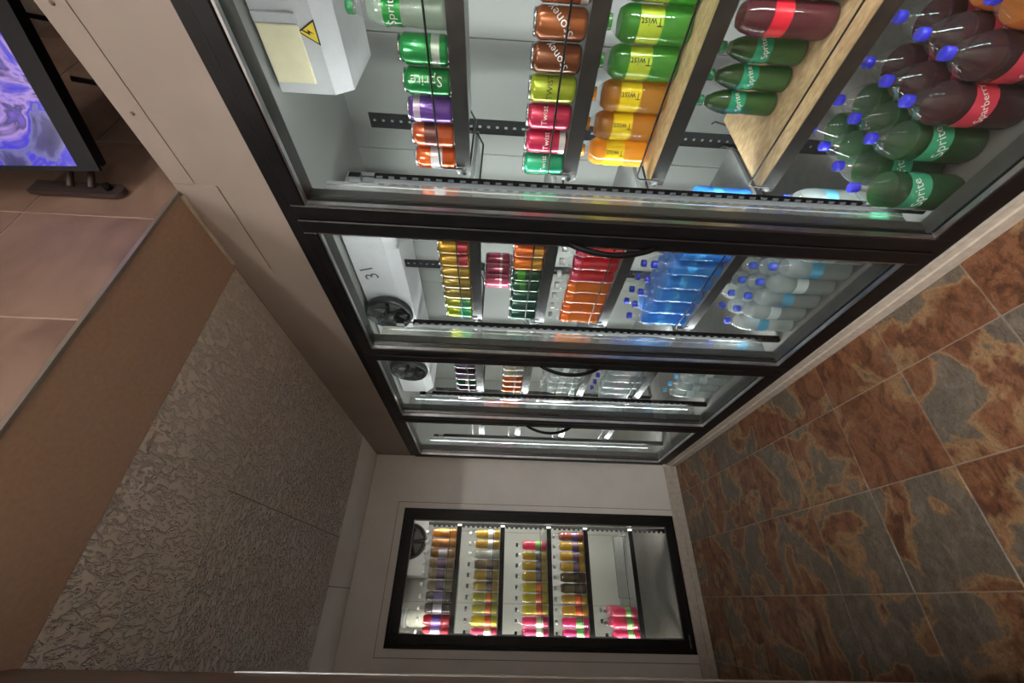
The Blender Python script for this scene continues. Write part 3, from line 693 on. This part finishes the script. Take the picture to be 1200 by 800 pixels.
for i in range(8):
    for ri in range(2):
        bottle((FX+0.012+0.088*ri, row(1)-0.012-0.0845*i, z), 'litre', (56, 156, 238), 'bright blue drink bottle, %s from far end, %s row, fourth shelf, second door' % (NTH[i], ['front', 'rear'][ri]), 'blue bottles on the fourth shelf', (48, 60, 200), (70, 160, 232), 0.72, (0.40, 0.52), rot=0.6)
z = CZ0+0.001
for i in range(7):
    for ri in range(3):
        bottle((1.108+0.09*ri, 1.445-0.0885*i, z), 'water', None, 'clear water bottle with blue cap, %s lane from far end, %s row, bottom, second door' % (NTH[i], NTH[ri]), 'water bottles on the cooler floor', (70, 90, 214), (100, 170, 206) if i % 2 == 0 else (208, 222, 228), 0.84, (0.40, 0.56), rot=0.5)
# -- third door
z = LEV[2][0]
for i in range(9):
    d, c, bd = [('dark plum drink can', (84, 54, 84), None), ('dark green drink can', (50, 110, 70), ((210, 210, 214), 0.4, 0.55)), ('grey violet drink can', (140, 124, 150), None)][i % 3 if i < 4 else 2]
    can((FX, row(2)-0.0705*i, z), c, lab(d, i, 0, 2), 'cans on the top shelf, third door', bd, rot=0.8)
z = LEV[2][1]
for i in range(9):
    d, c, bd = ('orange drink can', (232, 120, 56), None) if i < 3 else ('cream drink can', (222, 218, 206), ((206, 200, 160), 0.5, 0.7))
    can((FX, row(2)-0.0705*i, z), c, lab(d, i, 1, 2), 'cans on the second shelf, third door', bd, rot=0.8)
z = LEV[2][2]
for i in range(9):
    bottle((FX+0.004, row(2)-0.07*i, z), 'small', None, lab('clear water bottle with pale cap', i, 2, 2), 'small water bottles on the third shelf', (226, 226, 230), (222, 226, 230), 0.8, (0.40, 0.56), rot=0.8)
z = LEV[2][3]
for i in range(7):
    bottle((FX+0.012, row(2)-0.012-0.0845*i, z), 'litre', (206, 214, 222), lab('milky white drink bottle with violet cap', i, 3, 2), 'white bottles on the fourth shelf', (70, 60, 220), (222, 222, 230), 0.8, (0.3, 0.55), rot=0.8)
z = CZ0+0.001
for i in range(7):
    bottle((1.13, row(2)-0.03-0.0885*i, z), 'water', None, 'clear water bottle with light blue cap, %s from far end, bottom, third door' % NTH[i], 'water bottles on the cooler floor', (90, 170, 226), (214, 226, 232), 0.84, (0.40, 0.56), rot=0.8)
# -- farthest door
for s, c, d in ((0, (176, 110, 150), 'mauve drink can'), (1, (196, 120, 150), 'pale magenta drink can')):
    for i in range(5):
        can((FX, row(3)-0.30-0.0705*i, LEV[3][s]), c, lab(d, i, s, 3), 'cans behind the farthest door', None, rot=0.9)
for i in range(5):
    bottle((FX+0.004, row(3)-0.30-0.07*i, LEV[3][2]), 'small', None, lab('clear water bottle', i, 2, 3), 'water bottles behind the farthest door', (226, 226, 230), (222, 226, 230), 0.8, (0.40, 0.56), rot=0.9)
# -- end wall cooler: rows run along X; i counts from the right (cooler corner)
BY = EY+0.034
def erow(s, i, x, kind, fill, desc, cap, st, zone=(0.40, 0.58), level=0.8):
    bottle((x, BY, ELEV[s]), kind, fill, '%s, %s from the right, %s shelf, end wall cooler' % (desc, NTH[i], SHN[s]), 'bottles in the end wall cooler', cap, st, level, zone, rot=1.57)
X0 = EG1-0.062
PITCH_E = 0.0665
e1 = [((222, 160, 40), 'golden drink bottle', (226, 150, 60))]*2 + [((206, 160, 90), 'tan drink bottle', (222, 214, 220)), ((176, 148, 100), 'brown drink bottle', (120, 90, 130)), ((170, 150, 110), 'pale tan drink bottle', (110, 80, 120)), ((160, 148, 110), 'olive drink bottle', (120, 96, 130)),
      ((40, 26, 50), 'dark purple drink bottle', (90, 70, 130)), ((36, 24, 46), 'blackish purple drink bottle', (206, 200, 220)), ((206, 70, 90), 'rose drink bottle', (130, 90, 190)), ((210, 70, 90), 'red pink drink bottle', (190, 180, 230))]
for i, (f, d, st) in enumerate(e1): erow(0, i, X0-PITCH_E*i, 'small', f, d+' with white cap', (236, 236, 236), st, (0.28, 0.55))
e2 = [((232, 190, 70), 'yellow carton coloured bottle', (240, 238, 230))]*2 + [((236, 234, 220), 'pale drink bottle', (236, 236, 236))] + [((150, 130, 96), 'brown drink bottle', (120, 100, 90))] + [((206, 180, 70), 'mustard drink bottle', (120, 110, 100))]*2 + [((196, 190, 70), 'yellow green drink bottle', (222, 130, 60))]*2 + [((214, 200, 60), 'lemon drink bottle', (232, 110, 70))] + [((222, 90, 130), 'pink drink bottle', (200, 220, 190))]
for i, (f, d, st) in enumerate(e2): erow(1, i, X0-PITCH_E*i, 'small', f, d+(' with dark cap' if i > 2 else ' with pale cap'), (60, 56, 50) if i > 2 else (236, 234, 226), st, (0.2, 0.40))
e3 = [None, ((222, 80, 120), 'pink drink bottle', (150, 200, 120))] + [((222, 190, 70), 'yellow drink bottle', (110, 110, 110))]*3 + [((226, 206, 60), 'lemon yellow drink bottle', (222, 110, 60))]*3 + [((226, 80, 140), 'hot pink drink bottle', (206, 220, 200))]*2
for i, v in enumerate(e3):
    if v: erow(2, i, X0-PITCH_E*i, 'small', v[0], v[1]+' with black cap', (44, 40, 38), v[2], (0.18, 0.38))
e4 = [((160, 70, 50), 'russet drink bottle', (110, 80, 120))] + [((238, 190, 40), 'yellow drink bottle', (120, 90, 110))]*3 + [((110, 84, 50), 'dark brown drink bottle', (70, 56, 44))]*2 + [((240, 190, 30), 'bright yellow drink bottle', (236, 100, 40))]*2 + [((222, 70, 140), 'magenta drink bottle', (130, 200, 120))]*2
for i, (f, d, st) in enumerate(e4): erow(3, i, X0-PITCH_E*i, 'small', f, d+' with grey cap', (150, 150, 150), st, (0.18, 0.40))
for i in range(7, 10): erow(4, i, X0-PITCH_E*i, 'small', (228, 70, 126), 'pink drink bottle with dark cap', (60, 40, 50), (140, 190, 120), (0.18, 0.36))
for j in range(2):
    bottle((X0-PITCH_E*(7+j)+0.01, BY+0.11, ELEV[4]), 'small', (206, 96, 130), 'dull pink bottle, rear row, %s from right, bottom shelf, end wall cooler' % NTH[j], 'bottles in the end wall cooler', (60, 40, 50), (120, 150, 110), 0.8, (0.18, 0.36), rot=1.57)

# ---------------------------------------------------------------- evaporator units, fans, globe lamp inside the cooler
def evaporator(label, y0, y1, fans, x0=1.61, x1=1.95, z0=2.03, z1=2.30):
    t = thing('evaporator_unit', label, 'cooling unit', (x0, y0, z0))
    bm = bmesh.new()
    pr = [(x0+0.05, z0), (x1, z0), (x1, z1), (x0, z1), (x0, z0+0.06)]
    a = [bm.verts.new((x_, y0, z_)) for x_, z_ in pr]; b = [bm.verts.new((x_, y1, z_)) for x_, z_ in pr]
    bm.faces.new(a); bm.faces.new(list(reversed(b)))
    for i in range(5): bm.faces.new((a[i], a[(i+1) % 5], b[(i+1) % 5], b[i]))
    for v in bm.verts: v.co -= t.location
    add('housing', to_mesh(bm, 'housing', 'evaporator_white'), t)
    p = Part()
    for yy in (y0+0.05, y1-0.05): p.box(x0+0.1, x0+0.12, yy, yy+0.02, z1, CZ1)
    p.build('hanger', 'bright_aluminium', t)
    return t
def fan(label, c, R, n):
    """fan with a wire grille; n = facing axis ('x' faces -X, 'y' faces -Y)"""
    t = thing('cooler_fan', label, 'fan', c)
    def orient(bm):
        bmesh.ops.rotate(bm, verts=bm.verts, cent=(0, 0, 0), matrix=Matrix.Rotation(-math.pi/2, 3, 'Y') if n == 'x' else Matrix.Rotation(math.pi/2, 3, 'X'))
    bm = bmesh.new(); lathe_bm(bm, [(R, 0.0), (R*1.06, 0.02), (R, 0.05), (R*0.93, 0.05), (R*0.9, 0.0), (0, 0.0)], 28); orient(bm)
    add('shroud', to_mesh(bm, 'shroud', 'fan_black'), t)
    bm = bmesh.new(); lathe_bm(bm, [(R*0.26, 0.01), (R*0.28, 0.06), (R*0.2, 0.075), (0, 0.078)], 16); orient(bm)
    add('hub', to_mesh(bm, 'hub', 'fan_black'), t)
    for i in range(5):
        bm = bmesh.new(); a0 = 2*math.pi*i/5
        vs = [bm.verts.new((r_*math.cos(a0+da), r_*math.sin(a0+da), zz)) for r_, da, zz in ((R*0.25, 0, 0.02), (R*0.85, -0.1, 0.015), (R*0.85, 0.75, 0.04), (R*0.25, 0.6, 0.045))]
        bm.faces.new(vs); r_ = bmesh.ops.extrude_face_region(bm, geom=bm.faces[:]); bmesh.ops.translate(bm, verts=[v for v in r_['geom'] if isinstance(v, bmesh.types.BMVert)], vec=(0, 0, 0.003)); orient(bm)
        add('blade', to_mesh(bm, 'blade', 'reveal_grey'), t)
    bm = bmesh.new()
    for q in (0.35, 0.55, 0.75, 0.97):
        tube_bm(bm, [(R*q*math.cos(2*math.pi*i/24), R*q*math.sin(2*math.pi*i/24), 0.07-0.02*q*q) for i in range(25)], 0.0022, 5)
    for i in range(8):
        a = 2*math.pi*i/8; tube_bm(bm, [(R*0.1*math.cos(a), R*0.1*math.sin(a), 0.074), (R*0.98*math.cos(a), R*0.98*math.sin(a), 0.05)], 0.0022, 5)
    orient(bm); add('grille', to_mesh(bm, 'grille', 'wire_dark'), t)
t = evaporator('white evaporator unit with cream cover plate seen through the nearest door', 0.16, 0.80, [], 1.60, 1.95, 2.04, 2.30)
cv = Part().box(1.590, 1.599, 0.58, 0.762, 2.155, 2.295).build('cover_plate', 'cover_cream', t, bevel=0.003)
box_obj('cover_lip', 'evaporator_white', t, 1.588, 1.5995, 0.548, 0.575, 2.155, 2.295)
wt = Part(); 
bm = bmesh.new()
def tri(bm, s, x):
    pts = [(x, -s*0.5, -s*0.29), (x, s*0.5, -s*0.29), (x, 0, s*0.58)]
    a = [bm.verts.new(p) for p in pts]; b = [bm.verts.new((p[0]+0.002, p[1], p[2])) for p in pts]
    bm.faces.new(a); bm.faces.new(list(reversed(b)))
    for i in range(3): bm.faces.new((a[i], a[(i+1) % 3], b[(i+1) % 3], b[i]))
tri(bm, 0.075, 0)
sg = add('warning_sign', to_mesh(bm, 'warning_sign', 'ink_black'), t, Vector((1.597, 0.60, 2.12)) - t.location)
bm = bmesh.new(); tri(bm, 0.06, -0.001); add('sign_face', to_mesh(bm, 'sign_face', 'warning_yellow'), sg)
bm = bmesh.new()
bolt = [(0.004, 0.026), (-0.008, 0.002), (0.0, 0.002), (-0.004, -0.014), (0.009, 0.008), (0.001, 0.008), (0.008, 0.026)]
vs = [bm.verts.new((-0.0022, -p[0], p[1])) for p in bolt]; bm.faces.new(vs)
add('lightning_mark', to_mesh(bm, 'lightning_mark', 'ink_black'), sg)
t2_ = evaporator('long white evaporator unit with two black fans seen through the second and third doors', 1.37, 3.40, [])
tx = text_mesh('31', 0.12, 0.3, None, 0, 'reveal_grey')
nm_ = add('number_mark', tx, t2_, Vector((1.6085, 1.80, 2.22)) - t2_.location, (math.pi/2, 0, -math.pi/2))
fan('large black fan on the evaporator seen through the second door', (1.605, 2.15, 2.168), 0.145, 'x')
fan('black fan on the evaporator seen through the third door', (1.605, 2.93, 2.168), 0.145, 'x')
t = thing('evaporator_unit', 'white box evaporator behind the end wall cooler shelves', 'cooling unit', (0.4, 4.0, 2.05))
box_obj('housing', 'evaporator_white', t, 0.16, 0.95, 4.0, 4.3, 2.0, 2.30, bevel=0.01)
Part().box(0.3, 0.32, 4.1, 4.12, 2.30, CZ1).box(0.8, 0.82, 4.1, 4.12, 2.30, CZ1).build('hanger', 'bright_aluminium', t)
fan('black fan seen at the top corner of the end wall cooler', (0.43, 3.995, 2.15), 0.14, 'y')
g = thing('globe_lamp', 'pale jar shaped lamp at the top left inside the end wall cooler', 'lamp', (-0.12, 3.6, 2.02))
bm = bmesh.new(); lathe_bm(bm, [(0.0, -0.15), (0.045, -0.145), (0.055, -0.12), (0.055, -0.03), (0.045, 0.0), (0.045, 0.02)], 18); add('globe', to_mesh(bm, 'globe', 'globe_pale'), g)
bm = bmesh.new(); lathe_bm(bm, [(0.06, 0.0), (0.06, 0.03), (0.035, 0.05), (0.015, 0.06), (0.015, CZ1-2.02)], 16); add('fitting', to_mesh(bm, 'fitting', 'evaporator_white'), g)

# ---------------------------------------------------------------- television on its wall bracket
PA = Vector((0.91, 0.68, 2.484))            # far lower corner
ax = Vector((0.334, -0.943, 0)).normalized()       # along the screen towards the viewer
up = Vector((-0.17*0.94, -0.06, 0.985)); up = (up - ax*up.dot(ax)).normalized()
nr = ax.cross(up).normalized()
if nr.x > 0: nr = -nr
TW, TH, TD = 0.73, 0.43, 0.045
tv = thing('television', 'flat black television showing a purple and blue picture on the tiled wall', 'television', PA)
def tvbox(name, mat, u0, u1, v0, v1, d0, d1, bevel=0):
    bm = bmesh.new(); box_bm(bm, u0, u1, v0, v1, d0, d1)
    if bevel: bevel_bm(bm, bevel)
    for v in bm.verts: v.co = ax*v.co.x + up*v.co.y + nr*v.co.z
    return add(name, to_mesh(bm, name, mat), tv)
tvbox('back_cover', 'plastic_black', 0.004, TW-0.004, 0.004, TH-0.004, -TD, -0.006, 0.006)
B = 0.022
tvbox('bezel', 'plastic_black', 0, TW, 0, 0.045, -0.006, 0.003); tvbox('bezel', 'plastic_black', 0, TW, TH-B, TH, -0.006, 0.003)
tvbox('bezel', 'plastic_black', 0, B*0.5, 0.045, TH-B, -0.006, 0.003); tvbox('bezel', 'plastic_black', TW-B, TW, 0.045, TH-B, -0.006, 0.003)
tvbox('screen', 'screen_picture', B*0.5, TW-B, 0.045, TH-B, -0.006, 0.0005)
bk = thing('television_bracket', 'dark metal wall bracket with two arms beside the television', 'bracket', (0.89, HY0-0.006, 2.47))
yw = HY0-0.0065
bm = bmesh.new()
N_ = 10
outl = [(0.905+0.022*math.cos(math.pi+math.pi*i/N_), 2.485+0.022*math.sin(math.pi+math.pi*i/N_)) for i in range(N_+1)] + [(0.927, 2.70), (0.883, 2.70)]
a = [bm.verts.new((x_, yw, z_)) for x_, z_ in outl]; b = [bm.verts.new((x_, yw-0.012, z_)) for x_, z_ in outl]
bm.faces.new(a); bm.faces.new(list(reversed(b)))
for i in range(len(a)): bm.faces.new((a[i], a[(i+1) % len(a)], b[(i+1) % len(a)], b[i]))
for v in bm.verts: v.co -= bk.location
add('wall_plate', to_mesh(bm, 'wall_plate', 'bracket_dark'), bk)
for zz in (2.60, 2.545):
    Part().tube([(0.905, yw-0.012, zz), (0.935, yw-0.03, zz+0.005), (0.975, yw-0.06, zz+0.02), (0.99, yw-0.10, zz+0.04)], 0.009, 6).build('arm', 'bracket_dark', bk)
bm = bmesh.new(); lathe_bm(bm, [(0.010, 0), (0.010, 0.014), (0, 0.016)], 6); bmesh.ops.rotate(bm, verts=bm.verts, cent=(0, 0, 0), matrix=Matrix.Rotation(math.pi/2, 3, 'X'))
add('bolt', to_mesh(bm, 'bolt', 'post_steel'), bk, Vector((0.905, yw-0.012, 2.50))-bk.location)
# cables behind the television, running over the cooler roof
def cable(label, pts, r=0.006):
    t = thing('power_cable', label, 'cable', pts[0]); Part().tube(pts, r, 6).build('cord', 'plastic_black', t)
cable('black cable looping from the television down over the cooler top', [(1.12, 0.42, 2.60), (1.14, 0.44, 2.52), (1.10, 0.45, 2.45), (1.06, 0.43, 2.42), (1.02, 0.44, 2.36), (1.05, 0.5, ZC+0.001)])
cable('short black cable hanging behind the lower television corner', [(1.04, 0.52, 2.50), (1.06, 0.54, 2.44), (1.03, 0.56, 2.40), (1.0, 0.57, ZC+0.001)], 0.007)
cable('thin black cable crossing above the cooler top near the ceiling edge', [(1.25, 0.36, 2.62), (1.2, 0.34, 2.55), (1.12, 0.33, 2.50), (1.06, 0.30, 2.42), (1.02, 0.30, ZC+0.001)], 0.005)
